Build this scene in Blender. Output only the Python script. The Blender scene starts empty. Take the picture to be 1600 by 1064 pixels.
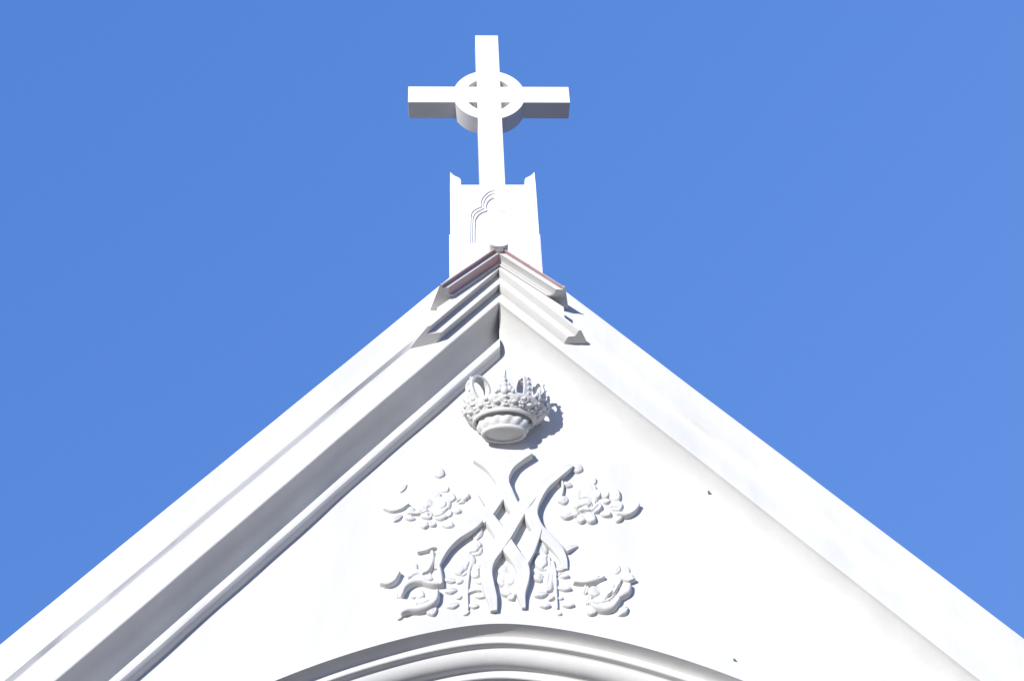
import bpy, bmesh, math, random, json
import numpy as np
from mathutils import Vector, Matrix
from mathutils.geometry import tessellate_polygon

S = 1.6                       # all plans below are drawn in units of 1.6 m
scene = bpy.context.scene
COL = scene.collection
R = math.radians

# ------------------------------------------------------------------ camera
cam_d = bpy.data.cameras.new('camera'); cam = bpy.data.objects.new('camera', cam_d); COL.objects.link(cam)
cam_d.sensor_width = 36.0; cam_d.lens = 1963.23 / 1600 * 36.0
cam_d.clip_start = 0.1; cam_d.clip_end = 5000
yaw, pitch, roll = 0.06738, 0.65391, -0.04868
fw = Vector((math.sin(yaw)*math.cos(pitch), math.cos(yaw)*math.cos(pitch), math.sin(pitch)))
rt = Vector((math.cos(yaw), -math.sin(yaw), 0)); up = rt.cross(fw)
r2 = rt*math.cos(roll) + up*math.sin(roll); u2 = -rt*math.sin(roll) + up*math.cos(roll)
cam.matrix_world = Matrix(((r2.x, u2.x, -fw.x, -0.35894*S), (r2.y, u2.y, -fw.y, -6.57199*S), (r2.z, u2.z, -fw.z, 1.0*S), (0, 0, 0, 1)))
scene.camera = cam

# ------------------------------------------------------------------ sky and sun
sun_vec = Vector((-0.61, -1.0, 0.22)).normalized()         # towards the sun
elev = math.asin(sun_vec.z); az = math.atan2(sun_vec.x, sun_vec.y)
w = bpy.data.worlds.new("World"); scene.world = w; w.use_nodes = True
nt = w.node_tree; nt.nodes.clear()
sky = nt.nodes.new('ShaderNodeTexSky'); sky.sky_type = 'NISHITA'; sky.sun_disc = False
sky.sun_elevation = elev; sky.sun_rotation = az; sky.altitude = 300; sky.air_density = 1.0; sky.dust_density = 0.1; sky.ozone_density = 3.0
bg = nt.nodes.new('ShaderNodeBackground'); bg.inputs[1].default_value = 0.15
hs = nt.nodes.new('ShaderNodeHueSaturation'); hs.inputs['Saturation'].default_value = 1.1; hs.inputs['Value'].default_value = 1.0
wo = nt.nodes.new('ShaderNodeOutputWorld')
nt.links.new(sky.outputs[0], hs.inputs['Color'])
# clear deep-blue air: an even blue that pales slowly to the horizon and towards the right, blended with the sky model
geo = nt.nodes.new('ShaderNodeTexCoord'); sep = nt.nodes.new('ShaderNodeSeparateXYZ'); nt.links.new(geo.outputs['Generated'], sep.inputs[0])
hz = nt.nodes.new('ShaderNodeMath'); hz.operation = 'MULTIPLY_ADD'; hz.inputs[1].default_value = -0.45; hz.inputs[2].default_value = 0.72; nt.links.new(sep.outputs['Z'], hz.inputs[0])
hx = nt.nodes.new('ShaderNodeMath'); hx.operation = 'MULTIPLY_ADD'; hx.inputs[1].default_value = 0.35; nt.links.new(sep.outputs['X'], hx.inputs[0]); nt.links.new(hz.outputs[0], hx.inputs[2])
rp = nt.nodes.new('ShaderNodeValToRGB'); rp.color_ramp.elements[0].color = (0.058, 0.180, 0.565, 1); rp.color_ramp.elements[1].color = (0.145, 0.31, 0.80, 1)
nt.links.new(hx.outputs[0], rp.inputs[0])
sc_ = nt.nodes.new('ShaderNodeVectorMath'); sc_.operation = 'SCALE'; sc_.inputs['Scale'].default_value = 1/0.15; nt.links.new(rp.outputs[0], sc_.inputs[0])
mx = nt.nodes.new('ShaderNodeMixRGB'); mx.inputs[0].default_value = 0.97
nt.links.new(hs.outputs[0], mx.inputs[1]); nt.links.new(sc_.outputs[0], mx.inputs[2])
nt.links.new(mx.outputs[0], bg.inputs[0]); nt.links.new(bg.outputs[0], wo.inputs[0])
sd = bpy.data.lights.new('sun', 'SUN'); sd.energy = 5.0; sd.angle = R(0.5); sd.color = (1.0, 0.965, 0.91)
sun = bpy.data.objects.new('sun', sd); COL.objects.link(sun)
sun.rotation_euler = sun_vec.to_track_quat('Z', 'Y').to_euler(); sun.location = sun_vec*60
scene.view_settings.view_transform = 'Standard'; scene.view_settings.look = 'None'
scene.view_settings.exposure = 0.14; scene.view_settings.gamma = 1.0

# ------------------------------------------------------------------ materials
def mat(name, c1, c2, scale=3.0, rough=0.75, bump=0.15, bscale=60.0, streak=False, metal=0.0):
    m = bpy.data.materials.new(name); m.use_nodes = True; n = m.node_tree; L = n.links
    b = n.nodes['Principled BSDF']; b.inputs['Roughness'].default_value = rough; b.inputs['Metallic'].default_value = metal
    if 'Specular IOR Level' in b.inputs: b.inputs['Specular IOR Level'].default_value = 0.25
    tc = n.nodes.new('ShaderNodeTexCoord'); mp = n.nodes.new('ShaderNodeMapping'); L.new(tc.outputs['Object'], mp.inputs[0])
    if streak: mp.inputs['Scale'].default_value = (1.0, 1.0, 0.25)
    no = n.nodes.new('ShaderNodeTexNoise'); no.inputs['Scale'].default_value = scale; no.inputs['Detail'].default_value = 6; no.inputs['Roughness'].default_value = 0.62
    L.new(mp.outputs[0], no.inputs['Vector'])
    cr = n.nodes.new('ShaderNodeValToRGB'); cr.color_ramp.elements[0].position = 0.34; cr.color_ramp.elements[1].position = 0.62
    cr.color_ramp.elements[0].color = (*c1, 1); cr.color_ramp.elements[1].color = (*c2, 1)
    L.new(no.outputs['Fac'], cr.inputs[0]); L.new(cr.outputs[0], b.inputs['Base Color'])
    n2 = n.nodes.new('ShaderNodeTexNoise'); n2.inputs['Scale'].default_value = bscale; n2.inputs['Detail'].default_value = 5
    L.new(tc.outputs['Object'], n2.inputs['Vector'])
    n3 = n.nodes.new('ShaderNodeTexNoise'); n3.inputs['Scale'].default_value = 5.0; n3.inputs['Detail'].default_value = 3
    L.new(tc.outputs['Object'], n3.inputs['Vector'])
    ad = n.nodes.new('ShaderNodeMath'); ad.operation = 'MULTIPLY_ADD'; ad.inputs[1].default_value = 3.0
    L.new(n3.outputs['Fac'], ad.inputs[0]); L.new(n2.outputs['Fac'], ad.inputs[2])
    bp = n.nodes.new('ShaderNodeBump'); bp.inputs['Strength'].default_value = bump; bp.inputs['Distance'].default_value = 0.008
    L.new(ad.outputs[0], bp.inputs['Height']); L.new(bp.outputs[0], b.inputs['Normal'])
    return m
M_wall = mat('white_stucco', (0.55, 0.55, 0.535), (0.635, 0.635, 0.62), 1.6, streak=True)
M_trim = mat('white_painted_plaster', (0.575, 0.575, 0.56), (0.635, 0.635, 0.62), 2.2, streak=True)
M_cast = mat('white_cast_plaster', (0.58, 0.58, 0.565), (0.63, 0.63, 0.615), 6.0, bump=0.25, bscale=90)
M_cross = mat('white_painted_stone', (0.76, 0.74, 0.715), (0.79, 0.77, 0.745), 2.0, bump=0.08)
M_pink = mat('pink_plaster', (0.56, 0.33, 0.33), (0.60, 0.46, 0.46), 3.0)  # uneven pink, for the coping slab and the left hollow
M_tile = mat('grey_roof_tile', (0.16, 0.15, 0.15), (0.26, 0.24, 0.23), 4.0)
M_ground = mat('warm_stone_paving', (0.27, 0.205, 0.145), (0.34, 0.265, 0.19), 0.7)
M_glass = mat('dark_window_glass', (0.02, 0.03, 0.05), (0.05, 0.06, 0.09), 2.0, rough=0.15)
M_iron = mat('rusty_iron', (0.14, 0.13, 0.12), (0.26, 0.24, 0.23), 20.0)

# ------------------------------------------------------------------ object helpers
def link(name, verts, faces, m, parent=None, smooth=False, bevel=0.0, mats=None, fm=None):
    me = bpy.data.meshes.new(name)
    me.from_pydata([(x*S, y*S, z*S) for x, y, z in verts], [], faces); me.validate()
    bm = bmesh.new(); bm.from_mesh(me); bmesh.ops.remove_doubles(bm, verts=bm.verts, dist=1e-5)
    bmesh.ops.recalc_face_normals(bm, faces=bm.faces); bm.to_mesh(me); bm.free()
    me.materials.append(m)
    o = bpy.data.objects.new(name, me); COL.objects.link(o)
    if parent: o.parent = parent
    if smooth:
        for p in me.polygons: p.use_smooth = True
        if smooth != 'all':
            me.set_sharp_from_angle(angle=R(smooth if smooth is not True else 40))
    if bevel:
        b = o.modifiers.new('bevel', 'BEVEL'); b.width = bevel*S; b.segments = 2; b.limit_method = 'ANGLE'; b.angle_limit = R(40)
    return o
def empty(name, loc, label=None, cat=None, group=None):
    o = bpy.data.objects.new(name, None); o.empty_display_size = 0.3; COL.objects.link(o)
    tag(o, label, cat, group); return o
def tag(o, label, cat, group=None, kind=None):
    if label: o['label'] = label
    if cat: o['category'] = cat
    if group: o['group'] = group
    if kind: o['kind'] = kind
    return o
class MB:
    def __init__(s): s.v = []; s.f = []
    def add(s, v, f):
        n = len(s.v); s.v += [tuple(p) for p in v]; s.f += [tuple(i+n for i in q) for q in f]; return s
    def box(s, x0, x1, y0, y1, z0, z1):
        return s.add([(x0,y0,z0),(x1,y0,z0),(x1,y1,z0),(x0,y1,z0),(x0,y0,z1),(x1,y0,z1),(x1,y1,z1),(x0,y1,z1)],
                     [(0,3,2,1),(4,5,6,7),(0,1,5,4),(1,2,6,5),(2,3,7,6),(3,0,4,7)])
    def prism(s, poly, y0, y1, holes=()):
        loops = [list(poly)] + [list(h) for h in holes]
        tri = tessellate_polygon([[Vector((x, z, 0)) for x, z in lp] for lp in loops])
        flat = [p for lp in loops for p in lp]; n = len(flat)
        v = [(x, y0, z) for x, z in flat] + [(x, y1, z) for x, z in flat]; f = []
        for t in tri: f.append(tuple(t)); f.append(tuple(i+n for i in reversed(t)))
        k = 0
        for lp in loops:
            m = len(lp)
            for i in range(m): a, b = k+i, k+(i+1) % m; f.append((a, b, b+n, a+n))
            k += m
        return s.add(v, f)
    def sweep(s, rings, closed_ring=True, cap=True, loop=False):
        n = len(rings[0]); v = [p for r in rings for p in r]; f = []
        m = len(rings)
        for j in range(m if loop else m-1):
            for i in range(n if closed_ring else n-1):
                a = j*n+i; b = j*n+(i+1) % n; c = ((j+1) % m)*n+(i+1) % n; d = ((j+1) % m)*n+i
                f.append((a, b, c, d))
        if cap and not loop: f.append(tuple(range(n))); f.append(tuple((m-1)*n+i for i in reversed(range(n))))
        return s.add(v, f)
    def ball(s, c, rx, ry, rz, nu=12, nv=8):
        v = []; f = []
        for j in range(nv+1):
            t = math.pi*j/nv
            for i in range(nu):
                a = 2*math.pi*i/nu
                v.append((c[0]+rx*math.sin(t)*math.cos(a), c[1]+ry*math.sin(t)*math.sin(a), c[2]+rz*math.cos(t)))
        for j in range(nv):
            for i in range(nu): f.append((j*nu+i, j*nu+(i+1) % nu, (j+1)*nu+(i+1) % nu, (j+1)*nu+i))
        return s.add(v, f)
    def tube(s, pts, rad, n=8, loop=False):
        P = [Vector(p) for p in pts]; m = len(P); rings = []
        for i, p in enumerate(P):
            t = ((P[(i+1) % m]-P[i-1]) if (loop or 0 < i < m-1) else (P[1]-P[0] if i == 0 else P[-1]-P[-2])).normalized()
            a = t.cross(Vector((0.13, 0.21, 1.0))).normalized(); b = t.cross(a)
            r = rad[i] if isinstance(rad, (list, tuple)) else rad
            rings.append([p+a*r*math.cos(k*2*math.pi/n)+b*r*math.sin(k*2*math.pi/n) for k in range(n)])
        return s.sweep(rings, loop=loop)
    def build(s, name, m, parent=None, **k): return link(name, s.v, s.f, m, parent, **k)

def catmull(pts, n=8):
    P = [np.array(p, float) for p in pts]; P = [2*P[0]-P[1]] + P + [2*P[-1]-P[-2]]; out = []
    for i in range(1, len(P)-2):
        for k in range(n):
            t = k/n
            out.append(0.5*((2*P[i])+(-P[i-1]+P[i+1])*t+(2*P[i-1]-5*P[i]+4*P[i+1]-P[i+2])*t*t+(-P[i-1]+3*P[i]-3*P[i+1]+P[i+2])*t**3))
    out.append(P[-2]); return np.array(out)

# traced wall-plane plans (x, z) of the carvings, in drawing units
D = json.loads(r'''{"straps":{"right_outer":[[[0.4125,5.0597],[0.3712,5.0283],[0.3057,4.9793],[0.2279,4.9086],[0.169,4.812],[0.1452,4.7163],[0.1713,4.6298],[0.2317,4.5608],[0.2845,4.501],[0.3177,4.4337],[0.3283,4.3677]],[0.0137,0.0235,0.0333,0.0373,0.0392,0.0392,0.0373,0.0353,0.0314,0.0235,0.0137],[0.045,0.055,0.06,0.062,0.062,0.062,0.055,0.045,0.036,0.03,0.02]],"left_outer":[[[-0.1856,4.8707],[-0.1643,4.7956],[-0.1583,4.7258],[-0.2051,4.6578],[-0.2962,4.5914],[-0.364,4.517],[-0.4014,4.439],[-0.4163,4.3737]],[0.0157,0.0275,0.0373,0.0392,0.0392,0.0333,0.0235,0.0118],[0.018,0.025,0.045,0.06,0.06,0.058,0.05,0.035]],"right_top":[[[0.1619,5.1465],[0.0933,5.1059],[0.0285,5.0518],[-0.0089,4.9842],[-0.0113,4.9169],[0.0094,4.8499],[0.0372,4.7747],[0.062,4.7264],[0.0984,4.6912]],[0.0235,0.0314,0.0353,0.0373,0.0373,0.0373,0.0373,0.0333,0.0235],[0.066,0.066,0.066,0.066,0.066,0.066,0.064,0.058,0.045]],"left_top":[[[-0.1806,5.1145],[-0.1229,5.0769],[-0.0697,5.0259],[-0.0292,4.9575],[-0.0085,4.8856]],[0.0157,0.0235,0.0294,0.0314,0.0314],[0.04,0.04,0.04,0.045,0.05]],"slash_one":[[[0.0005,4.9212],[-0.0327,4.8506],[-0.0732,4.7809],[-0.1206,4.7165],[-0.1556,4.6784]],[0.0275,0.0333,0.0353,0.0353,0.0275],[0.063,0.063,0.063,0.06,0.045]],"slash_two":[[[0.2168,4.9177],[0.1592,4.8474],[0.1019,4.7692],[0.0449,4.6792],[-0.0119,4.5736],[-0.0708,4.4866],[-0.1137,4.4171],[-0.1304,4.3438],[-0.1216,4.263],[-0.102,4.183],[-0.0934,4.1082]],[0.0314,0.0353,0.0373,0.0392,0.0392,0.0392,0.0373,0.0353,0.0333,0.0294,0.0176],[0.06,0.064,0.064,0.064,0.064,0.064,0.062,0.058,0.055,0.05,0.035]],"backslash":[[[-0.135,4.7471],[-0.0952,4.6773],[-0.0486,4.5997],[-0.0031,4.5062],[0.0424,4.4306],[0.0766,4.3643],[0.0809,4.2952],[0.0661,4.2074],[0.0769,4.1242]],[0.0275,0.0333,0.0373,0.0392,0.0392,0.0392,0.0333,0.0235,0.0098],[0.061,0.061,0.061,0.061,0.061,0.06,0.055,0.048,0.03]],"slash_three":[[[0.1784,4.6212],[0.1566,4.5621],[0.1269,4.4913],[0.0939,4.4214],[0.0618,4.3646]],[0.0275,0.0333,0.0353,0.0353,0.0314],[0.055,0.057,0.058,0.058,0.055]],"stub_right":[[[0.3358,4.4833],[0.3671,4.5036],[0.4096,4.5196]],[0.0157,0.0157,0.0059],[0.035,0.03,0.012]],"stub_left":[[[-0.5275,4.4881],[-0.4831,4.508],[-0.4385,4.5281],[-0.3865,4.5146]],[0.0039,0.0137,0.0157,0.0059],0.032]},"spray_right":{"blobs":[[0.4451,5.0506,0.0353,0.037,0,0.045],[0.3098,4.9517,0.0235,0.0349,20,0.035],[0.3787,4.9353,0.0353,0.0218,-15,0.04],[0.3447,4.8287,0.0353,0.0305,10,0.04],[0.3646,4.7283,0.0471,0.0327,12,0.05],[0.415,4.7335,0.0235,0.0261,0,0.045],[0.4432,4.6983,0.0275,0.0349,0,0.045],[0.5007,4.7069,0.0353,0.0479,10,0.055],[0.4836,4.8264,0.0745,0.0697,0,0.04],[0.4844,4.801,0.0353,0.0305,10,0.062],[0.5403,4.7717,0.0431,0.0349,40,0.055],[0.4376,4.784,0.0353,0.0305,-20,0.05],[0.474,4.7597,0.051,0.0261,0,0.055],[0.5052,4.9036,0.0549,0.0436,0,0.035],[0.5482,4.8636,0.0314,0.0305,0,0.045],[0.4355,4.8576,0.0314,0.0392,0,0.042],[0.6017,4.8565,0.0275,0.0261,0,0.05],[0.6525,4.8601,0.0431,0.0566,30,0.05],[0.6061,4.8138,0.0235,0.0174,0,0.045],[0.5952,4.7305,0.0353,0.0261,-5,0.045],[0.6623,4.7854,0.0431,0.0392,0,0.035],[0.6696,4.7031,0.0275,0.0349,-30,0.045],[0.5414,4.9607,0.0196,0.0261,0,0.025]],"ribs":[[[[0.6653,4.719],[0.7185,4.7137],[0.7671,4.7391],[0.8023,4.7823]],[0.0196,0.0176,0.0137,0.0039],0.045],[[[0.3384,4.982],[0.35,4.9186],[0.3383,4.8563]],[0.0098,0.0098,0.0078],0.03]],"grooves":[[[0.4345,4.7636],[0.4741,4.7805],[0.5118,4.7711],[0.5453,4.8057]],[[0.4597,4.7414],[0.5133,4.7405],[0.5548,4.7792]],[[0.5836,4.745],[0.6281,4.7706],[0.6701,4.7655]],[[0.4508,4.8294],[0.4896,4.8332],[0.5191,4.815],[0.5247,4.7885]]]},"spray_left":{"blobs":[[-0.3997,5.0316,0.0353,0.037,0,0.045],[-0.6156,4.9279,0.0157,0.0392,-35,0.03],[-0.4615,4.8244,0.0275,0.0305,20,0.04],[-0.3928,4.8119,0.0667,0.061,0,0.035],[-0.3851,4.8091,0.0314,0.0305,0,0.055],[-0.2625,4.8458,0.0471,0.0305,38,0.045],[-0.243,4.8658,0.0275,0.0261,0,0.05],[-0.2979,4.7685,0.0353,0.024,-12,0.042],[-0.4727,4.7411,0.0392,0.0305,0,0.042],[-0.3931,4.73,0.051,0.0305,5,0.045],[-0.4875,4.6757,0.0275,0.0261,20,0.045],[-0.4386,4.6808,0.0235,0.0218,0,0.04],[-0.3518,4.6776,0.0392,0.0283,-8,0.045],[-0.5676,4.772,0.0275,0.0283,0,0.045],[-0.526,4.7634,0.0196,0.0174,0,0.03],[-0.6464,4.7224,0.0392,0.0196,38,0.042],[-0.5748,4.7226,0.0392,0.0196,-10,0.038],[-0.4233,4.8741,0.0353,0.0349,0,0.035],[-0.3351,4.8594,0.0353,0.0349,0,0.035],[-0.3693,4.9195,0.0314,0.0261,0,0.03],[-0.4995,4.7874,0.0314,0.0218,0,0.035],[-0.3475,4.7517,0.0275,0.0261,0,0.03]],"ribs":[[[[-0.7271,4.7846],[-0.6813,4.7708],[-0.6285,4.7829],[-0.5833,4.8127]],[0.0059,0.0118,0.0118,0.0059],0.025],[[[-0.5826,4.7517],[-0.5182,4.7506],[-0.4689,4.7672]],[0.0098,0.0098,0.0078],0.025]],"grooves":[[[-0.4611,4.7411],[-0.4308,4.7232],[-0.4384,4.6889],[-0.3857,4.6794]],[[-0.4384,4.7234],[-0.3854,4.7354],[-0.3472,4.7739]],[[-0.3128,4.8024],[-0.2781,4.8325],[-0.2438,4.8276]]]},"scroll_left":{"blobs":[[-0.5149,4.2264,0.0314,0.0305,0,0.045],[-0.5476,4.2221,0.0196,0.0218,0,0.035],[-0.4458,4.1289,0.0353,0.037,0,0.05],[-0.4387,4.2104,0.0431,0.0523,0,0.04],[-0.6216,4.0901,0.0275,0.0153,40,0.035],[-0.5268,4.3542,0.051,0.0349,15,0.035],[-0.4827,4.3412,0.0471,0.0349,-10,0.035],[-0.5703,4.3146,0.0353,0.0392,40,0.035],[-0.5529,4.3888,0.0275,0.0392,-25,0.03],[-0.413,4.3439,0.0275,0.0392,0,0.035],[-0.4966,4.1735,0.0549,0.0392,5,0.035],[-0.6351,4.2362,0.0235,0.0349,0,0.02]],"ribs":[[[[-0.7365,4.2896],[-0.6965,4.2849],[-0.657,4.3081],[-0.6286,4.356]],[0.0039,0.0137,0.0157,0.0078],0.045],[[[-0.6118,4.217],[-0.5945,4.2683],[-0.5512,4.2995],[-0.5003,4.3025],[-0.4493,4.2815],[-0.3911,4.2763]],[0.0098,0.0216,0.0255,0.0235,0.0176,0.0118],0.05],[[[-0.6101,4.1062],[-0.5675,4.1287],[-0.5137,4.1315],[-0.4635,4.15],[-0.4239,4.1806],[-0.413,4.2319]],[0.0137,0.0255,0.0275,0.0275,0.0235,0.0157],0.052],[[[-0.4972,4.3505],[-0.4642,4.3743],[-0.4422,4.4353],[-0.4422,4.489]],[0.0078,0.0157,0.0176,0.0137],0.035],[[[-0.4126,4.4538],[-0.4054,4.3961],[-0.3945,4.3389],[-0.3875,4.2823]],[0.0098,0.0176,0.0176,0.0137],0.038]],"grooves":[[[-0.5809,4.3022],[-0.5483,4.3298],[-0.5118,4.3331]],[[-0.5702,4.3261],[-0.5412,4.3458],[-0.5082,4.3492]],[[-0.525,4.1649],[-0.489,4.1681],[-0.4566,4.1872]],[[-0.5681,4.154],[-0.5141,4.1529],[-0.4674,4.1716]]]},"scroll_right":{"blobs":[[0.4855,4.2208,0.0353,0.0392,0,0.05],[0.4398,4.2382,0.0235,0.0349,-20,0.035],[0.4617,4.0999,0.0314,0.0261,35,0.045],[0.6399,4.0987,0.0431,0.0283,38,0.05],[0.5724,4.2387,0.0784,0.0654,15,0.038],[0.5997,4.2925,0.0667,0.0392,0,0.032],[0.6912,4.3158,0.0314,0.0261,0,0.03],[0.6589,4.2566,0.0392,0.0349,30,0.04],[0.5412,4.1722,0.0627,0.0436,10,0.035],[0.6218,4.3653,0.0314,0.0305,0,0.02],[0.6843,4.3552,0.0235,0.0392,0,0.022],[0.4497,4.1716,0.0196,0.0349,-30,0.03]],"ribs":[[[[0.3739,4.2743],[0.4325,4.2692],[0.4856,4.2883],[0.5385,4.3035]],[0.0059,0.0098,0.0235,0.0176],0.048],[[[0.4604,4.1558],[0.4797,4.1238],[0.5224,4.1112],[0.5703,4.118],[0.6142,4.1606]],[0.0098,0.0196,0.0275,0.0255,0.0196],0.05],[[[0.6076,4.1687],[0.639,4.1919],[0.6743,4.2152],[0.6888,4.251]],[0.0196,0.0255,0.0255,0.0137],0.05],[[[0.6347,4.2991],[0.6771,4.278],[0.719,4.2893]],[0.0078,0.0137,0.0118],0.045],[[[0.5589,4.192],[0.606,4.227],[0.6402,4.2787]],[0.0098,0.0157,0.0098],0.045]],"grooves":[[[0.5499,4.1723],[0.5855,4.2034],[0.6082,4.2511]],[[0.5748,4.1638],[0.6072,4.199],[0.6295,4.2426]],[[0.4895,4.1442],[0.5376,4.1512],[0.5755,4.1662]],[[0.5178,4.3009],[0.5568,4.3245],[0.5946,4.3319]]]},"vine_left":{"blobs":[[-0.1755,4.6147,0.0353,0.0566,-20,0.045],[-0.1927,4.5163,0.0471,0.0523,0,0.05],[-0.2425,4.4316,0.0549,0.061,0,0.045],[-0.2765,4.383,0.0471,0.0436,30,0.045],[-0.3362,4.3125,0.0431,0.0218,-5,0.04],[-0.3367,4.2476,0.0431,0.024,8,0.042],[-0.2849,4.3064,0.0235,0.0174,30,0.03],[-0.3267,4.1562,0.0431,0.024,12,0.042],[-0.2899,4.2064,0.0235,0.0153,20,0.03],[-0.1712,4.3027,0.0314,0.0196,-12,0.035],[-0.1734,4.2091,0.0392,0.0174,-8,0.04],[-0.2073,4.151,0.0353,0.0196,-4,0.038],[-0.2514,4.1111,0.0235,0.0174,30,0.03],[-0.1958,4.3559,0.0275,0.0349,0,0.035],[-0.2126,4.2487,0.0235,0.0174,15,0.03],[-0.1838,4.3956,0.0235,0.0218,0,0.025]],"ribs":[[[[-0.2124,4.4512],[-0.229,4.3571],[-0.2419,4.2483],[-0.2403,4.1295]],[0.0118,0.0098,0.0098,0.0059],0.02],[[[-0.2386,4.2283],[-0.1981,4.2434],[-0.1689,4.2429]],[0.0059,0.0078,0.0059],0.02]],"grooves":[[[-0.2158,4.4822],[-0.1785,4.4898],[-0.1554,4.5228]],[[-0.2697,4.3517],[-0.2398,4.3796],[-0.2244,4.4162]]]},"vine_right":{"blobs":[[0.1808,4.4985,0.0549,0.0523,0,0.045],[0.2026,4.4149,0.051,0.0566,0,0.045],[0.1715,4.3173,0.0314,0.0305,0,0.045],[0.2299,4.2989,0.0353,0.0697,-12,0.035],[0.177,4.2125,0.0471,0.0261,10,0.045],[0.2199,4.2566,0.0314,0.0349,20,0.042],[0.2347,4.1904,0.0235,0.0174,35,0.035],[0.199,4.1421,0.0392,0.0196,-2,0.04],[0.2932,4.3669,0.0353,0.0153,0,0.035],[0.3165,4.3282,0.0392,0.0196,-12,0.04],[0.3149,4.2467,0.051,0.0196,-8,0.042],[0.2899,4.1882,0.0196,0.0131,0,0.025],[0.3302,4.1434,0.0431,0.0196,-3,0.04],[0.2767,4.0937,0.0157,0.0131,0,0.025],[0.248,4.353,0.0275,0.0392,0,0.03]],"ribs":[[[[0.2589,4.4165],[0.2691,4.3383],[0.2667,4.2372],[0.2673,4.1259]],[0.0118,0.0118,0.0098,0.0059],0.022]],"grooves":[[[0.1449,4.4672],[0.1785,4.4665],[0.2074,4.4494]],[[0.2034,4.3752],[0.2307,4.3994],[0.2293,4.4407]],[[0.2777,4.3167],[0.3122,4.3364],[0.3492,4.3357]]]},"medallion":{"blobs":[[0.0055,4.3114,0.0667,0.1089,0,0.035],[-0.0261,4.3618,0.0353,0.0392,0,0.045],[0.0297,4.3689,0.0353,0.0392,0,0.045],[-0.0392,4.3011,0.0314,0.0392,0,0.045],[0.0492,4.3034,0.0314,0.0436,0,0.045],[0.005,4.3068,0.0314,0.0436,0,0.05],[-0.016,4.2323,0.0353,0.0349,0,0.045],[0.0318,4.2388,0.0314,0.0392,0,0.047],[0.0084,4.1975,0.0235,0.0218,0,0.04]],"ribs":[],"grooves":[]},"finial":{"blobs":[[0.0362,5.1223,0.0157,0.0392,0,0.03],[0.0195,5.0893,0.0196,0.0174,0,0.02]],"ribs":[],"grooves":[]},"arch":[[-1.2507,3.7379],[-0.7087,3.9483],[-0.1734,4.0362],[-0.0473,4.0374],[0.1863,4.017],[0.7162,3.8791],[1.194,3.6889]],"n1":[[0.0168,7.4113],[-0.0184,7.4001],[-0.0566,7.3561],[-0.0762,7.3103],[-0.0776,7.2526],[-0.1334,7.2146],[-0.1526,7.1697],[-0.1578,7.0856],[-0.1627,6.9105]],"n2":[[0.0162,7.3908],[-0.0153,7.3785],[-0.0475,7.3356],[-0.0622,7.2798],[-0.0594,7.2465],[-0.1153,7.2045],[-0.1382,7.1597],[-0.145,7.0757],[-0.1498,6.9105]],"n3":[[0.0152,7.358],[-0.0051,7.3488],[-0.0319,7.3153],[-0.0441,7.2697],[-0.0378,7.2324],[-0.0861,7.2045],[-0.1201,7.1547],[-0.1281,7.0855],[-0.134,6.9104]],"horn":[[-0.307,7.6055],[-0.2792,7.5659],[-0.2376,7.5331],[-0.224,7.5005],[-0.2223,7.4615]],"hornR":[[0.3233,7.5984],[0.2977,7.5588],[0.2542,7.5326],[0.2389,7.5064],[0.2374,7.4738]],"bolt_y":0.07,"bolts":[[1.2176,4.8301],[1.2329,3.7954]]}''')

# ------------------------------------------------------------------ setting: ground
g = MB(); N = 24; ext = 900
for i in range(N):
    for j in range(N):
        x0 = -ext+2*ext*i/N; y0 = -ext+2*ext*j/N
        g.add([(x0, y0, 0), (x0+2*ext/N, y0, 0), (x0+2*ext/N, y0+2*ext/N, 0), (x0, y0+2*ext/N, 0)], [(0, 1, 2, 3)])
tag(g.build('ground', M_ground), 'pale stone paved ground in front of the church', None, kind='structure')

# ------------------------------------------------------------------ church
ZA = 6.773; MS = 1.055; XE = 4.0        # apex height, rake slope, half width at the eaves
church = empty('church', (0, 0, 0), 'white stuccoed church gable with stepped raking cornices and an arched window below', 'church')
def rake_z(x, v): return ZA - v - MS*abs(x)

def arch_z(ax): return 4.042 - 0.12*(math.sqrt(ax*ax+0.04)-0.2) - 0.125*ax*ax
half = [(x, arch_z(x)) for x in np.linspace(0, 1.5, 40)] + [tuple(p) for p in catmull([(1.55, arch_z(1.55)), (1.85, 3.33), (2.1, 3.05), (2.27, 2.65), (2.33, 2.2), (2.33, 1.7), (2.33, 0.9)], 7)]
AX = -0.08
arch = [(AX-x, z) for x, z in half[::-1]] + [(AX+x, z) for x, z in half[1:]]        # left jamb up over the crown of the arch, down the right jamb

# the gable wall: front face in strips, so that the arched opening stays open
gw = MB()
wt = lambda x: rake_z(x, 0.850)
xs = sorted(set([round(p[0], 5) for p in arch if abs(p[0]-AX) < 2.329] + [AX-2.33, 0.0, AX+2.33]))
def az_(x):
    ax = abs(x-AX)
    for a, b in zip(half[:-1], half[1:]):
        if a[0]-1e-9 <= ax <= b[0]+1e-9 and b[0] > a[0]: return a[1]+(b[1]-a[1])*(ax-a[0])/(b[0]-a[0])
    return 2.2
for a, b in zip(xs[:-1], xs[1:]):
    za, zb = az_(a), az_(b)
    if abs(a-AX) >= 2.329: za = 2.2
    if abs(b-AX) >= 2.329: zb = 2.2
    gw.add([(a, 0, za), (b, 0, zb), (b, 0, wt(b)), (a, 0, wt(a))], [(0, 1, 2, 3)])
for sg in (-1, 1):
    gw.add([(AX+sg*2.33, 0, 0), (sg*XE, 0, 0), (sg*XE, 0, wt(XE)), (AX+sg*2.33, 0, wt(AX+sg*2.33))], [(0, 1, 2, 3)])
gw.add([(AX-2.33, 0, 0), (AX+2.33, 0, 0), (AX+2.33, 0, 0.9), (AX-2.33, 0, 0.9)], [(0, 1, 2, 3)])
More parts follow.
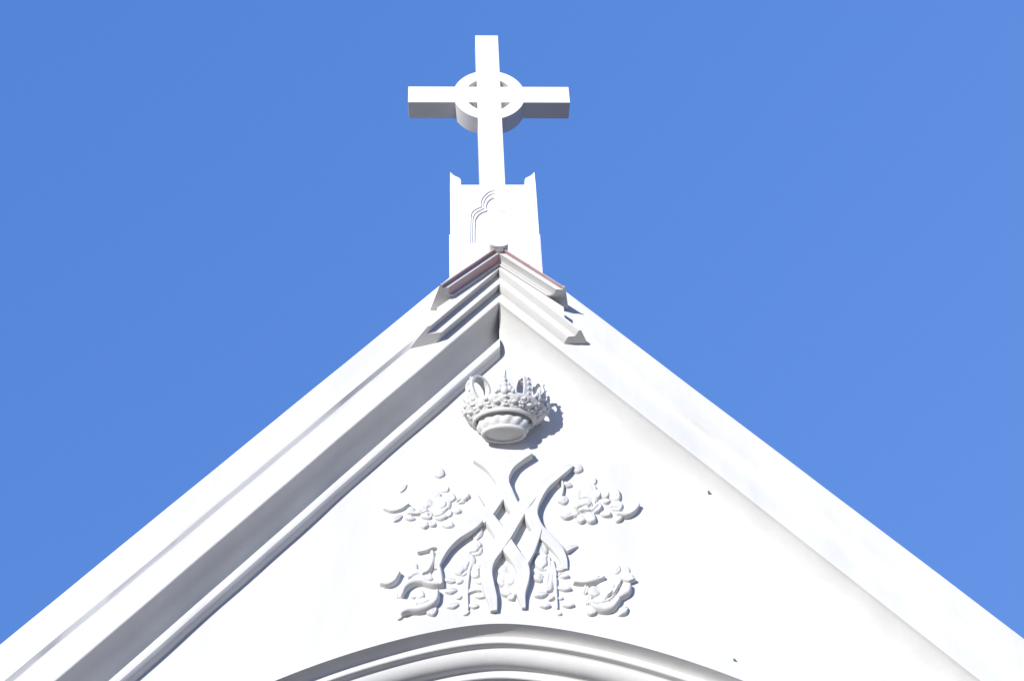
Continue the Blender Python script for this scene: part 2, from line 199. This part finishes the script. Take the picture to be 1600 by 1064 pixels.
gw.build('gable_wall', M_wall, church)
sw = MB()
for sg in (-1, 1): sw.add([(sg*XE, 0, 0), (sg*XE, 12, 0), (sg*XE, 12, rake_z(XE, 0.4)), (sg*XE, 0, rake_z(XE, 0.4))], [(0, 1, 2, 3)])
sw.add([(-XE, 12, 0), (XE, 12, 0), (XE, 12, rake_z(XE, .4)), (0, 12, rake_z(0, .4)), (-XE, 12, rake_z(XE, .4))], [(0, 1, 2, 3, 4)])
sw.build('side_wall', M_wall, church)
for sg in (-1, 1):
    rf = MB()
    for (ya, yb) in ((0.14, 12.2),):
        P = [(0, ya, rake_z(0, .25)), (sg*(XE+.2), ya, rake_z(XE+.2, .25)), (sg*(XE+.2), yb, rake_z(XE+.2, .25)), (0, yb, rake_z(0, .25))]
        Q = [(x, y, z-.1) for x, y, z in P]
        rf.add(P+Q, [(0, 1, 2, 3), (7, 6, 5, 4), (0, 4, 5, 1), (1, 5, 6, 2), (2, 6, 7, 3), (3, 7, 4, 0)])
    rf.build('roof', M_tile, church)

# raking cornice: profile (v = drop below the outer edge, p = projection)
def arcp(v0, p0, v1, p1, n, kind, t0=0.3):
    o = []
    for i in range(1, n+1):
        t = math.pi/2*i/n
        if kind == 'cove':
            t = t0+(math.pi/2-t0)*i/n; a0, b0 = 1-math.cos(t0), math.sin(t0)
            o.append((v0+(v1-v0)*((1-math.cos(t))-a0)/(1-a0), p0+(p1-p0)*(math.sin(t)-b0)/(1-b0))); continue
        if kind == 'x': o.append((v0+(v1-v0)*(1-math.cos(t)), p0+(p1-p0)*math.sin(t)))     # starts running back, ends running down
        else: o.append((v0+(v1-v0)*math.sin(t), p0+(p1-p0)*(1-math.cos(t))))
    return o
prof = [(0.30, -0.16), (0.0, -0.14), (0.0, 0.193), (0.06, 0.196), (0.14, 0.192), (0.21, 0.196), (0.274, 0.201), (0.282, 0.199), (0.308, 0.181), (0.316, 0.179),
        (0.38, 0.182), (0.45, 0.190), (0.52, 0.196), (0.548, 0.198), (0.557, 0.194)]
head = list(prof)
prof = head + arcp(0.557, 0.194, 0.712, -0.022, 14, 'cove', 0.35)
prof += [(0.728, -0.020), (0.736, 0.030), (0.745, 0.048), (0.762, 0.062), (0.790, 0.069), (0.820, 0.066), (0.842, 0.052), (0.856, 0.032), (0.864, 0.010), (0.868, -0.012)]
prof_right = head + [(0.561, 0.172)] + arcp(0.561, 0.172, 0.868, 0.0004, 18, 'cove', 0.52) + [(0.872, -0.012)]     # this side has no bead
rnd = random.Random(4)
for sg in (-1, 1):
    c = MB(); rings = []
    X = np.concatenate([[0.0], np.linspace(0.05, XE+0.25, 90)])
    ph = rnd.random()*9
    for x in X:
        wv = 0.0030*math.sin(3.1*x+ph)+0.0020*math.sin(7.7*x+2*ph)+0.0010*math.sin(17.3*x+3*ph)          # hand-run plaster is never dead straight
        if x == 0: wv = 0
        fade = lambda v: max(0.0, min(1.0, (0.866-v)/0.25)) if sg > 0 else 1.0
        rings.append([(sg*x, -(p+(wv if 0.3 < v < 0.87 else wv*0.4)*fade(v)), rake_z(x, v+(wv*1.2*fade(v) if v > 0.28 else 0))) for v, p in (prof if sg < 0 else prof_right)])
    c.sweep(rings, closed_ring=False, cap=False)
    c.build('raking_cornice', M_trim, church, smooth=28)

# stepped chevron mouldings at the apex; ends cut almost level
def chevron(profile, slope, ends_cut, x0, m, name, parent=church, bev=0.0, sides=(-1, 1)):
    """profile points (v, p), v measured below ZA at x=0; ends lie in the plane z = zc0 + kp (p-.2) + kx (|x|-x0)"""
    mb = MB()
    nseg = 10; rings = []
    for side in sides:
        ends = []
        for v, p in profile:
            kz, kx, kp = ends_cut[side]; ax = (ZA-v-kz-kp*(p-.2)+kx*x0)/(slope+kx); ends.append(max(ax, 0.02))
        seq = [[(side*e*k/nseg, -p, ZA-v-slope*e*k/nseg) for (v, p), e in zip(profile, ends)] for k in range(0, nseg+1)]
        mb.add(*_strip(seq))
        n = len(profile); mb.add(seq[-1], [tuple(range(n))])
    return mb.build(name, m, parent, smooth=30, bevel=bev)
def _strip(rings):
    n = len(rings[0]); v = [p for r in rings for p in r]; f = []
    for j in range(len(rings)-1):
        for i in range(n-1): f.append((j*n+i, j*n+i+1, (j+1)*n+i+1, (j+1)*n+i))
    return v, f
SA = 0.87
A_ROOT = 0.17
upper = [(0.235, A_ROOT), (0.268, 0.392), (0.268, 0.386), (0.292, 0.386)]
cv = [(0.292+0.022*math.sin(t), 0.386-0.056*(1-math.cos(t))-0.0) for t in np.linspace(0, math.pi/2, 9)]
upper_low = [(0.292, 0.386)]+[(0.2925+0.016*(1-math.cos(t)), 0.384-0.054*math.sin(t)) for t in np.linspace(0.1, math.pi/2, 8)]
CA = {-1: (6.160, -0.06, 0.10), 1: (6.163, -0.12, -0.02)}
CB = {-1: (5.876, -0.15, 0.50), 1: (5.878, 0.08, 0.12)}
chevron([(0.224, A_ROOT), (0.2605, 0.419), (0.266, 0.419), (0.266, 0.388), (0.257, A_ROOT)], SA, CA, .4, M_pink, 'coping_slab')
chevron([(0.262, A_ROOT), (0.2665, 0.388), (0.300, 0.388), (0.302, A_ROOT)], SA, CA, .4, M_trim, 'apex_fascia', bev=0.0015)
pk = [(0.2995, A_ROOT), (0.2995, 0.386)]+[(0.300+0.020*(1-math.cos(t)), 0.386-0.060*math.sin(t)) for t in np.linspace(0.5, math.pi/2, 8)]+[(0.324, A_ROOT)]
chevron(pk, SA, CA, .4, M_pink, 'hollow_moulding', sides=(-1,))
chevron(pk, SA, CA, .4, M_trim, 'hollow_moulding', sides=(1,))  # right side in plain white: its sunlit paleness is put into the colour
chevron([(0.3225, A_ROOT), (0.3225, 0.322), (0.338, 0.322), (0.345, A_ROOT)], SA, CA, .4, M_trim, 'fillet', bev=0.0015)
chevron([(0.298, A_ROOT), (0.346, 0.306), (0.366, 0.306), (0.366, 0.256), (0.453, 0.256), (0.453, A_ROOT)], MS, CB, .5, M_trim, 'apex_bracket', bev=0.002, sides=(-1,))
chevron([(0.298, A_ROOT), (0.346, 0.306), (0.362, 0.306), (0.366, 0.302), (0.392, 0.257), (0.440, 0.256), (0.446, 0.252), (0.476, 0.198), (0.478, A_ROOT)], MS, CB, .5, M_trim, 'apex_bracket', bev=0.0015, sides=(1,))

# plain face under the coping, widening down the slopes
b = MB(); XI = 0.408
b.prism([(-XI, ZA-.335-SA*XI), (0, ZA-.335), (XI, ZA-.335-SA*XI), (XI, ZA-.365-MS*XI), (0, ZA-.365), (-XI, ZA-.365-MS*XI)], -0.3035, -0.18)
b.build('spandrel_face', M_trim, church)
# plain blocks that close the two ends of the upper coping
full = [(0.222, A_ROOT), (0.257, 0.4205), (0.267, 0.4205), (0.267, 0.389), (0.2995, 0.389)] + pk[3:-1] + [(0.3225, 0.323), (0.339, 0.323), (0.346, A_ROOT)]
for sg in (-1, 1):
    mb = MB(); r1 = []; r2_ = []
    for v, p in full:
        kz, kx, kp = CA[sg]; ax = (ZA-v-kz-kp*(p-.2)+kx*.4)/(SA+kx)
        for L, dx in ((r1, -0.004), (r2_, 0.003)): L.append((sg*(ax+dx), -p, ZA-v-SA*(ax+dx)))
    mb.sweep([r1, r2_]); mb.build('end_block', M_trim, church)

# arch moulding: profile (t = distance inward from the wall edge, q = depth behind the wall face)
ap = [(0.0, -0.002), (0.003, 0.02), (0.010, 0.055), (0.018, 0.080), (0.030, 0.098), (0.033, 0.100), (0.064, 0.100), (0.069, 0.104), (0.073, 0.118), (0.076, 0.146), (0.082, 0.152)]
ap += [(0.084+0.075*math.sin(t), 0.152+0.075*(1-math.cos(t))) for t in np.linspace(0.0, math.pi/2, 9)] + [(0.160, 0.255), (0.166, 0.262), (0.204, 0.264), (0.209, 0.270), (0.216, 0.56), (0.25, 0.57), (0.30, 0.58)]
A2 = np.array(arch); tg = np.gradient(A2, axis=0); tg /= np.linalg.norm(tg, axis=1)[:, None]
nrm = np.stack([tg[:, 1], -tg[:, 0]], 1)                  # points inward (down at the crown)
am = MB(); rings = []
for k, ((x, z), (nx, nz)) in enumerate(zip(A2, nrm)):
    wv = 0.0015*math.sin(k*0.31)
    rings.append([(x+nx*t, q+wv*(t > 0), z+nz*t) for t, q in ap])
am.sweep(rings, closed_ring=False, cap=False)
am.build('arch_moulding', M_trim, church, smooth=30)
wn = MB(); poly = [(x+nx*0.29, z+nz*0.29) for (x, z), (nx, nz) in zip(A2, nrm)]
wn.prism(poly, 0.575, 0.60)
win = wn.build('window', M_glass, church)
fr = MB()
for x in (AX-1.5, AX-0.75, AX, AX+0.75, AX+1.5): fr.box(x-.04, x+.04, 0.50, 0.572, 0.9, az_(x)-0.30)
fr.box(-2.05, 2.05, 0.505, 0.57, 2.05, 2.13); fr.box(-2.05, 2.05, 0.505, 0.57, 0.9, 0.98)
fr.build('frame', M_trim, win)
sl = MB(); sl.box(-2.4, 2.4, -0.06, 0.56, 0.82, 0.90); sl.build('sill', M_trim, win, bevel=0.01)

# ------------------------------------------------------------------ pedestal of the cross
ped = empty('cross_pedestal', (0, 0, 0), 'white block pedestal with horned corners and trefoil-headed niche under the cross', 'pedestal')
YT = -0.0125; HW = 0.312
ZT = 7.467
hl = catmull(D['horn'], 5); hr = catmull(D['hornR'], 5)
hz = [(-float(a), float(b)) for a, b in hl]; 
hx = [0.306-(0.306-0.222)*k/9 for k in range(10)]
hornp = [(0.309, 7.600), (0.302, 7.588), (0.292, 7.574), (0.278, 7.560), (0.262, 7.549), (0.247, 7.541), (0.239, 7.532), (0.234, 7.518), (0.2325, 7.50), (0.2325, ZT)]
outl = [(-0.312, 6.20), (-0.312, ZT)] + [(-x, z) for x, z in hornp] + [(x, z) for x, z in hornp[::-1]] + [(0.312, ZT), (0.312, 6.20)]
outl[0] = (-0.3155, 6.20)
def niche(key, n=7):
    L = D[key]; a = [(x-0.012, z) for x, z in L]; out = []
    # smooth each lobe separately so that the cusp stays sharp
    L1 = catmull(a[:5], n); L2 = catmull(a[4:8], n)
    lf = [(min(-0.0005, x), z) for x, z in L1] + [tuple(p) for p in L2[1:]] + [(a[8][0], 6.90)]
    top = lf[0]
    rr = [(-x, z) for x, z in lf[::-1]]
    return lf[::-1] + rr[::-1][1:] if abs(top[0]) < .001 else lf[::-1] + rr[::-1]
n1, n2, n3 = niche('n1'), niche('n2'), niche('n3')
def clean(P):
    o = []
    for p in P:
        if not o or (abs(p[0]-o[-1][0])+abs(p[1]-o[-1][1])) > 1e-4: o.append((float(p[0]), float(p[1])))
    return o
n1, n2, n3 = clean(n1), clean(n2), clean(n3)
b = MB(); b.prism(outl, YT, YT+0.009, [n1]); b.build('face_panel', M_cross, ped)
b = MB(); b.prism([(-.22, 6.3), (-.22, 7.44), (.22, 7.44), (.22, 6.3)], YT+0.0092, YT+0.018, [n2])
b.build('niche_moulding', M_cross, ped)
b = MB(); b.prism([(-.22, 6.3), (-.22, 7.44), (.22, 7.44), (.22, 6.3)], YT+0.0182, YT+0.030, [n3]); b.build('niche_moulding', M_cross, ped)
# body behind, hollowed for the niche by standing 5 cm behind the face
b = MB(); b.prism([(p[0]*0.997, p[1]-0.001) for p in outl], YT+0.0302, YT+0.50); b.build('block', M_cross, ped, bevel=0.003)
# edge strips that close the face panel to the block
for sg in (-1, 1):
    b = MB(); b.prism([(sg*0.2205, 6.3), (sg*0.311, 6.3), (sg*0.3105, 7.59), (sg*0.262, 7.547), (sg*0.2335, 7.51), (sg*0.2335, 7.4405), (sg*0.2205, 7.4405)], YT+0.0092, YT+0.030); b.build('edge_strip', M_cross, ped)
b = MB(); b.box(-0.2330, 0.2330, YT+0.0092, YT+0.030, 7.4410, 7.4665); b.build('edge_strip', M_cross, ped)
# lower plinth, a hand's width wider
b = MB(); b.box(-0.322, -0.3165, YT+0.004, YT+0.50, 6.2, 6.985); b.build('plinth_step', M_cross, ped)
b = MB(); b.box(0.3135, 0.3185, YT+0.004, YT+0.50, 6.2, 6.985); b.build('plinth_step', M_cross, ped)
# half-round boss at the foot, resting over the apex of the coping
b = MB(); arcb = [(0.060*math.cos(a), 6.508+0.028*math.sin(a)) for a in np.linspace(math.pi, 2*math.pi, 15)]
b.prism(arcb + [(0.060, 6.60), (-0.060, 6.60)], -0.448, -0.30); b.build('boss', M_cross, ped, smooth=40)

# ------------------------------------------------------------------ ringed cross
cr = empty('ringed_cross', (0, 0, 0), 'white stone ringed cross standing on top of the pedestal against blue sky', 'cross')
yc, dd = 0.01753, 0.16873
b = MB(); b.box(-0.0924, 0.0924, yc-0.001, yc+dd, 7.468, 9.1875); b.build('shaft', M_cross, cr, bevel=0.0035)
for sg in (-1, 1):
    b = MB(); x0, x1 = (0.0926, 0.628); b.box(min(sg*x0, sg*x1), max(sg*x0, sg*x1), yc, yc+dd-0.001, 8.3864, 8.5672); b.build('arm', M_cross, cr, bevel=0.0035)
zc = 8.4768; Ro, Ri = 0.2795, 0.186
for q in range(4):
    a0 = math.pi/2*q; rings = []
    # keep clear of shaft and arms: start where the arc leaves them
    def edge(rad, h): return math.asin(h/rad)
    lo = 0.0904; 
    K = 20; o = []
    for k in range(K+1):
        t = k/K; ring = []
        for rad, y in ((Ro, yc+0.002), (Ro, yc+dd-0.003), (Ri, yc+dd-0.003), (Ri, yc+0.002)):
            e0 = edge(rad, lo); th = a0+e0+(math.pi/2-2*e0)*t
            ring.append((rad*math.cos(th), y, zc+rad*math.sin(th)))
        rings.append(ring)
    b = MB(); b.sweep(rings); b.build('ring_segment', M_cross, cr, smooth=40)

# ------------------------------------------------------------------ carved reliefs as modelled height fields over the wall
def relief(name, label, cat, blobs=(), ribs=(), grooves=(), group=None, step=0.0030, seed=1, edge=0.006, parent=None, flat_ends=False, hk=0.72):
    xs_, zs_ = [], []
    for x, z, rx, rz, a, h in blobs: r = max(rx, rz)*1.1; xs_ += [x-r, x+r]; zs_ += [z-r, z+r]
    for pts, ws, h in ribs:
        m = max(ws)+.01; xs_ += [p[0]-m for p in pts]+[p[0]+m for p in pts]; zs_ += [p[1]-m for p in pts]+[p[1]+m for p in pts]
    x0, x1, z0, z1 = min(xs_)-.01, max(xs_)+.01, min(zs_)-.01, max(zs_)+.01
    nx = int((x1-x0)/step)+2; nz = int((z1-z0)/step)+2
    gx = x0+np.arange(nx)*step; gz = z0+np.arange(nz)*step
    X, Z = np.meshgrid(gx, gz, indexing='ij'); H = np.full(X.shape, -1.0)
    rg = np.random.RandomState(seed)
    lump = sum(0.5*np.sin(X*fx+px)*np.sin(Z*fz+pz) for fx, fz, px, pz in zip(rg.uniform(40, 140, 6), rg.uniform(40, 140, 6), rg.uniform(0, 6, 6), rg.uniform(0, 6, 6)))/3
    K = 0.0022; mcx = float(np.mean([q[0] for q in blobs])) if len(blobs) else 0.0; mcz = float(np.mean([q[1] for q in blobs])) if len(blobs) else 0.0 
    ACC = np.zeros(X.shape)
    def join(hh):
        nonlocal ACC, H
        H = np.maximum(H, hh); ACC = ACC+np.where(hh > 0, np.exp(np.clip(hh, 0, 1)/K)-1, 0)
    for bi, (x, z, rx, rz, a, h) in enumerate(blobs):
        h = h*hk
        c, s_ = math.cos(R(a)), math.sin(R(a)); u = ((X-x)*c+(Z-z)*s_)/rx; v_ = (-(X-x)*s_+(Z-z)*c)/rz
        if rx > 1.45*rz or rz > 1.45*rx:                      # leaf: pointed ends and a midrib
            if rz > rx: u, v_ = v_, u
            wdt = np.clip(1-np.abs(u)**1.7, 1e-3, 1)
            r = np.maximum(np.abs(v_)/wdt, np.abs(u))
            hh = np.where(r < 1, h*(1-np.clip(r, 0, 1)**2.6)**0.6-0.006*np.exp(-(v_/0.16)**2), -1)
        else:                                                 # petal or berry, a little irregular
            th = np.arctan2(v_, u); r = np.sqrt(u*u+v_*v_)*(1+0.045*np.sin(3*th+bi)+0.03*np.sin(5*th+2.1*bi))
            hh = np.where(r < 1, h*(1-np.clip(r, 0, 1)**4.2)**0.55, -1)
            if rx > 0.03: hh = np.where(r < 1, hh-0.005*np.exp(-((r-0.5)/0.14)**2)*(0.6+0.4*np.sin(2*th+bi)), hh)   # cupped
        ox_, oz_ = x-mcx, z-mcz-0.03; on_ = math.hypot(ox_, oz_)+1e-6
        along = ((X-x)*ox_+(Z-z)*oz_)/on_/max(rx, rz)
        join(np.where(hh > 0, hh*(0.80+0.24*along), hh))
    # (petals lift towards their outer lip)
    for pts, ws, h in ribs:
        hs_ = h if isinstance(h, (list, tuple)) else [h]*len(pts)
        P = catmull([(p[0], p[1], w_, q_) for p, w_, q_ in zip(pts, ws, hs_)], 6)
        best = np.full(X.shape, 9.0); hloc = np.zeros(X.shape)
        for si, (a, b_) in enumerate(zip(P[:-1], P[1:])):
            dx, dz = b_[0]-a[0], b_[1]-a[1]; L2 = dx*dx+dz*dz+1e-12
            tu = ((X-a[0])*dx+(Z-a[1])*dz)/L2; t = np.clip(tu, 0, 1); wd = a[2]+(b_[2]-a[2])*t
            d = np.hypot(X-a[0]-t*dx, Z-a[1]-t*dz)/wd
            if flat_ends:
                if si == 0: d = np.where(tu < 0, 9.0, d)
                if si == len(P)-2: d = np.where(tu > 1, 9.0, d)
            q = d < best; best = np.where(q, d, best); hloc = np.where(q, a[3]+(b_[3]-a[3])*t, hloc)
        rr = np.clip(best, 0, 1); k = min(0.5, edge/max(ws))
        fall = np.clip((1-best)/k, 0, 1); fall = fall*fall*(3-2*fall)
        if flat_ends: top = hloc*(1-0.05*rr**2)
        else: top = hloc*(1-rr**2.6)**0.6
        join(np.where(best < 1, top*(fall**0.6 if flat_ends else 1), -1))
    H = np.where(H > 0, np.minimum(K*np.log1p(ACC), H+0.008) if not flat_ends else H, H)
    for pts in grooves:
        P = catmull(pts, 6); best = np.full(X.shape, 9.0)
        for a, b_ in zip(P[:-1], P[1:]):
            dx, dz = b_[0]-a[0], b_[1]-a[1]; L2 = dx*dx+dz*dz+1e-12
            t = np.clip(((X-a[0])*dx+(Z-a[1])*dz)/L2, 0, 1); best = np.minimum(best, np.hypot(X-a[0]-t*dx, Z-a[1]-t*dz))
        H = H-np.where(H > 0.005, 0.013*np.exp(-(best/0.0055)**2), 0)
    H = np.where(H > 0, H+lump*(0.0012 if flat_ends else 0.0018), H)
    on = H > 0.0; pad = on.copy()
    pad[1:] |= on[:-1]; pad[:-1] |= on[1:]; q = pad.copy(); pad[:, 1:] |= q[:, :-1]; pad[:, :-1] |= q[:, 1:]
    Y = np.where(on, -H, 0.006)
    idx = -np.ones(X.shape, int); verts = []; 
    ii, jj = np.nonzero(pad); idx[ii, jj] = np.arange(len(ii))
    verts = np.stack([X[ii, jj]*S, Y[ii, jj]*S, Z[ii, jj]*S], 1)
    a, b_, c, d = idx[:-1, :-1], idx[1:, :-1], idx[1:, 1:], idx[:-1, 1:]
    o4 = (on[:-1, :-1] | on[1:, :-1] | on[1:, 1:] | on[:-1, 1:]) & (a >= 0) & (b_ >= 0) & (c >= 0) & (d >= 0)
    faces = np.stack([a[o4], b_[o4], c[o4], d[o4]], 1)
    me = bpy.data.meshes.new(name); me.from_pydata(verts.tolist(), [], faces.tolist()); me.update()
    me.polygons.foreach_set('use_smooth', [True]*len(me.polygons)); me.materials.append(M_cast)
    o = bpy.data.objects.new(name, me); COL.objects.link(o)
    if parent: o.parent = parent
    if label: tag(o, label, cat, group)
    return o
mono = empty('carved_monogram', (0, 0, 0), 'interlaced white plaster strapwork of crossing curved bands carved on the gable below the crown', 'wall relief')
def strap(pts, ws, h, seed):
    hs_ = h if isinstance(h, (list, tuple)) else [h]*len(pts)
    P = catmull([(p[0], p[1], w_, q_) for p, w_, q_ in zip(pts, ws, hs_)], 10); n = len(P)
    rg = random.Random(seed); f1, f2 = rg.uniform(0, 6), rg.uniform(0, 6); rings = []
    for i, (x, z, w_, q_) in enumerate(P):
        a, b_ = P[max(0, i-1)], P[min(n-1, i+1)]; tx, tz = b_[0]-a[0], b_[1]-a[1]; L_ = math.hypot(tx, tz); nx, nz = -tz/L_, tx/L_
        wl = w_*(1+0.025*math.sin(i*.35+f1)); wr = w_*(1+0.025*math.sin(i*.27+f2)); q_ = q_*(1+0.03*math.sin(i*.3+f1))
        sec = [(-wl-.004, -.012), (-wl-.002, q_*.5), (-wl, q_*.93), (-wl*.92, q_*.985), (-wl*.45, q_*1.01), (-wl*.1, q_*0.985), (wr*.1, q_*0.985), (wr*.45, q_*1.01), (wr*.92, q_*.985), (wr, q_*.93), (wr+.002, q_*.5), (wr+.004, -.012)]
        rings.append([(x+nx*s_, -y_, z+nz*s_) for s_, y_ in sec])
    e0 = [tuple(np.mean([r for r in rings[-1]], axis=0)*0.5+np.array(p)*0.5) for p in rings[-1]]
    b = MB(); b.sweep(rings); b.build('strap', M_cast, mono, smooth=38)
for k, (pts, ws, h) in D['straps'].items(): strap(pts, ws, h, len(k)+int(ws[0]*1000))
GR = 'plaster ornaments around the monogram'
def orn(key, name, label, cat, seed): relief(name, label, cat, D[key]['blobs'], D[key]['ribs'], D[key]['grooves'], GR, seed=seed, hk=0.58 if 'left' in key else 0.75)
orn('spray_right', 'flower_spray', 'carved plaster flower spray with crescent leaf, upper right of the strapwork', 'flower relief', 3)
orn('spray_left', 'flower_spray', 'carved plaster flower spray with small ball bud, upper left of the strapwork', 'flower relief', 4)
orn('scroll_left', 'leaf_scroll', 'carved plaster curling acanthus scroll, lower left of the strapwork', 'scroll relief', 5)
orn('scroll_right', 'leaf_scroll', 'carved plaster curling acanthus scroll, lower right of the strapwork', 'scroll relief', 6)
orn('vine_left', 'leafy_vine', 'hanging plaster vine of small paired leaves left of the strapwork foot', 'vine relief', 7)
orn('vine_right', 'leafy_vine', 'hanging plaster vine of small paired leaves right of the strapwork foot', 'vine relief', 8)
orn('medallion', 'medallion', 'small oval plaster flower between the two feet of the strapwork', 'flower relief', 9)
orn('finial', 'bud', 'tiny pointed plaster bud at the top of the strapwork under the crown', 'bud relief', 10)

# ------------------------------------------------------------------ crown
crown = empty('crown', (0, 0, 0), 'white plaster royal crown jutting from the gable wall and casting a shadow to its right', 'crown')
PC = 0.10
def ell(a, b, z, n=48, f=None):
    o = []; sh = max(0.0, (z-5.237-.08))*0.18
    for i in range(n):
        t = 2*math.pi*i/n; k = f(t) if f else 0.0
        o.append((sh+(a*.95+k)*math.cos(t), -PC-(b+k)*math.sin(t), z))
    return [(x, min(y, -0.001), z) for x, y, z in o]
Z0 = 5.237
b = MB(); rings = []
for k, r in enumerate((0.02, .3, .55, .75, .9, 1.0)): rings.append(ell(.124*r, .078*r, Z0+0.018+0.026*math.cos(r*math.pi/2)))
b.sweep(rings); b.build('underside_cap', M_cast, crown, smooth='all')
b = MB(); rings = []
for i in range(13):
    t = 2*math.pi*i/12; rings.append(ell(.135+.013*math.cos(t), .088+.013*math.cos(t), Z0+0.012+.014*math.sin(t)))
b.sweep(rings, cap=False); b.build('base_roll', M_cast, crown, smooth='all')
b = MB(); rings = []
def frill(ph, am): return lambda t: am*(abs(math.sin(7*t+ph))**0.7)
for z, a, bb, ph, am in ((.012, .128, .082, 0, 0), (.024, .140, .092, 0, .006), (.040, .148, .098, .2, .020), (.056, .154, .103, .9, .022), (.072, .155, .104, 1.3, .018), (.084, .145, .098, 1.5, .004), (.090, .15, .10, 0, 0), (.12, .19, .14, 0, 0)):
    rings.append(ell(a, bb, Z0+z, 96, frill(ph, am)))
b.sweep(rings); b.build('gathered_band', M_cast, crown, smooth='all')
# circlet: flaring openwork band
b = MB(); rings = []
def lace(z): return lambda t: 0.009*math.sin(20*t)*math.sin(z*190)+0.005*math.sin(43*t+z*160)
lace_n = 192
for z, a, bb in ((.082, .190, .140), (.085, .200, .150), (.092, .206, .156), (.100, .205, .156), (.104, .207, .158), (.112, .217, .167), (.122, .230, .179), (.132, .243, .191), (.142, .254, .201), (.152, .262, .208), (.160, .268, .213), (.170, .270, .215), (.178, .265, .210)):
    rings.append(ell(a, bb, Z0+z, lace_n, lace(z) if .105 < z < .15 else None))
for z, a, bb in ((.178, .245, .192), (.12, .20, .15), (.09, .182, .132)): rings.append(ell(a, bb, Z0+z, lace_n))
b.sweep(rings, cap=False, loop=True)
rnd = random.Random(2)
for k in range(13):                                  # cast lozenges and leaves round the flare
    t = math.pi*(k+.5)/13; f = .5; aa, bb = .208+.060*f, .160+.052*f
    if k % 2: b.ball((.008+.95*aa*math.cos(t), -PC-bb*math.sin(t), Z0+.128), .021, .017, .012, 8, 6)
    else:
        for dt, df, r in ((-.035, .2, .010), (.035, .2, .010), (0, .85, .013), (-.05, .8, .008), (.05, .8, .008), (0, .45, .011)):
            a2, b2 = .208+.062*df, .160+.054*df
            b.ball((.008+.95*a2*math.cos(t+dt), -PC-b2*math.sin(t+dt), Z0+.104+.055*df), r*1.2, r, r*.9, 8, 6)
b.build('circlet', M_cast, crown, smooth='all')
XS = 0.018
# leaf fleurons on the circlet
def fleuron(t, sc):
    b = MB(); c, s_ = math.cos(t), math.sin(t); ox, oy = .016+.248*c, -PC-.208*s_
    tx, ty = -s_, -c                                                        # along the rim
    def P(u, w_, z): return (ox+tx*u*sc+c*w_*sc, oy+ty*u*sc-s_*w_*sc, Z0+.165+z*sc)
    for u, w_, z, r in ((0, .004, .02, .022), (0, .010, .045, .018), (0, .016, .068, .013), (-.024, .006, .026, .015), (.024, .006, .026, .015), (-.040, .006, .014, .011), (.040, .006, .014, .011), (0, .020, .085, .008), (-.018, .012, .046, .009), (.018, .012, .046, .009)):
        b.ball(P(u, w_, z), r*sc, r*sc, r*1.15*sc, 8, 6)
    b.build('fleuron', M_cast, crown, smooth='all')
for t, sc in ((R(3), 1.25), (R(38), .95), (R(93), 1.3), (R(150), .95), (R(177), 1.15)): fleuron(t, sc)
# curling arches
def arch_rib(t, hgt, wid, out, curl, th=.010):
    c, s_ = math.cos(t), math.sin(t); tx, ty = -s_, -c
    pts = catmull([(0, .0), (out*.8, hgt*.30), (out, hgt*.62), (out*.35, hgt*.95), (-curl*.5, hgt), (-curl, hgt*.78), (-curl*1.05, hgt*.5), (-curl*.7, hgt*.30)], 5)
    rings = []
    for i, (r, z) in enumerate(pts):
        a = pts[min(i+1, len(pts)-1)]-pts[max(i-1, 0)]; a = a/np.linalg.norm(a); n_ = np.array([-a[1], a[0]])
        ww = wid*(1-.35*i/len(pts)); ring = []
        for u, k in ((-ww, -th), (ww, -th), (ww, th), (-ww, th)):
            rr = r+n_[0]*k*.6; zz = z+n_[1]*k*.6
            ring.append((.016+.238*c+tx*u+c*rr, min(-.004, -PC-.198*s_+ty*u-s_*rr), Z0+.165+zz))
        rings.append(ring)
    b = MB(); b.sweep(rings)
    for r, z in (pts[2:26:4] if hgt != .195 else []):
        b.ball((.016+.238*c+c*(r+.010), min(-.004, -PC-.198*s_-s_*(r+.010)), Z0+.168+z), .0095, .0095, .0095, 8, 6)
    b.build('arch_band', M_cast, crown, smooth=40)
arch_rib(R(142), .185, .036, .045, .09, .014)
arch_rib(R(85), .195, .024, .020, .09)
arch_rib(R(58), .150, .030, .012, .065, .012)
arch_rib(R(22), .165, .024, .020, .04, .012)

# ------------------------------------------------------------------ iron fixings in the wall
for (x, z), y0, lb in zip(D['bolts'], (D['bolt_y'], 0.0), ('small dark iron bolt on the right raking cornice, above and right of the flower spray', 'small dark iron bolt in the wall just above the right shoulder of the arch')):
    b = MB(); b.ball((x, -.012-y0, z), .0065, .009, .006, 8, 6); b.tube([(x, .08-y0, z), (x+.004, -.022-y0, z-.002)], .0035, 6)
    tag(b.build('iron_bolt', M_iron, smooth=True), lb, 'bolt', 'iron bolts in the gable wall')
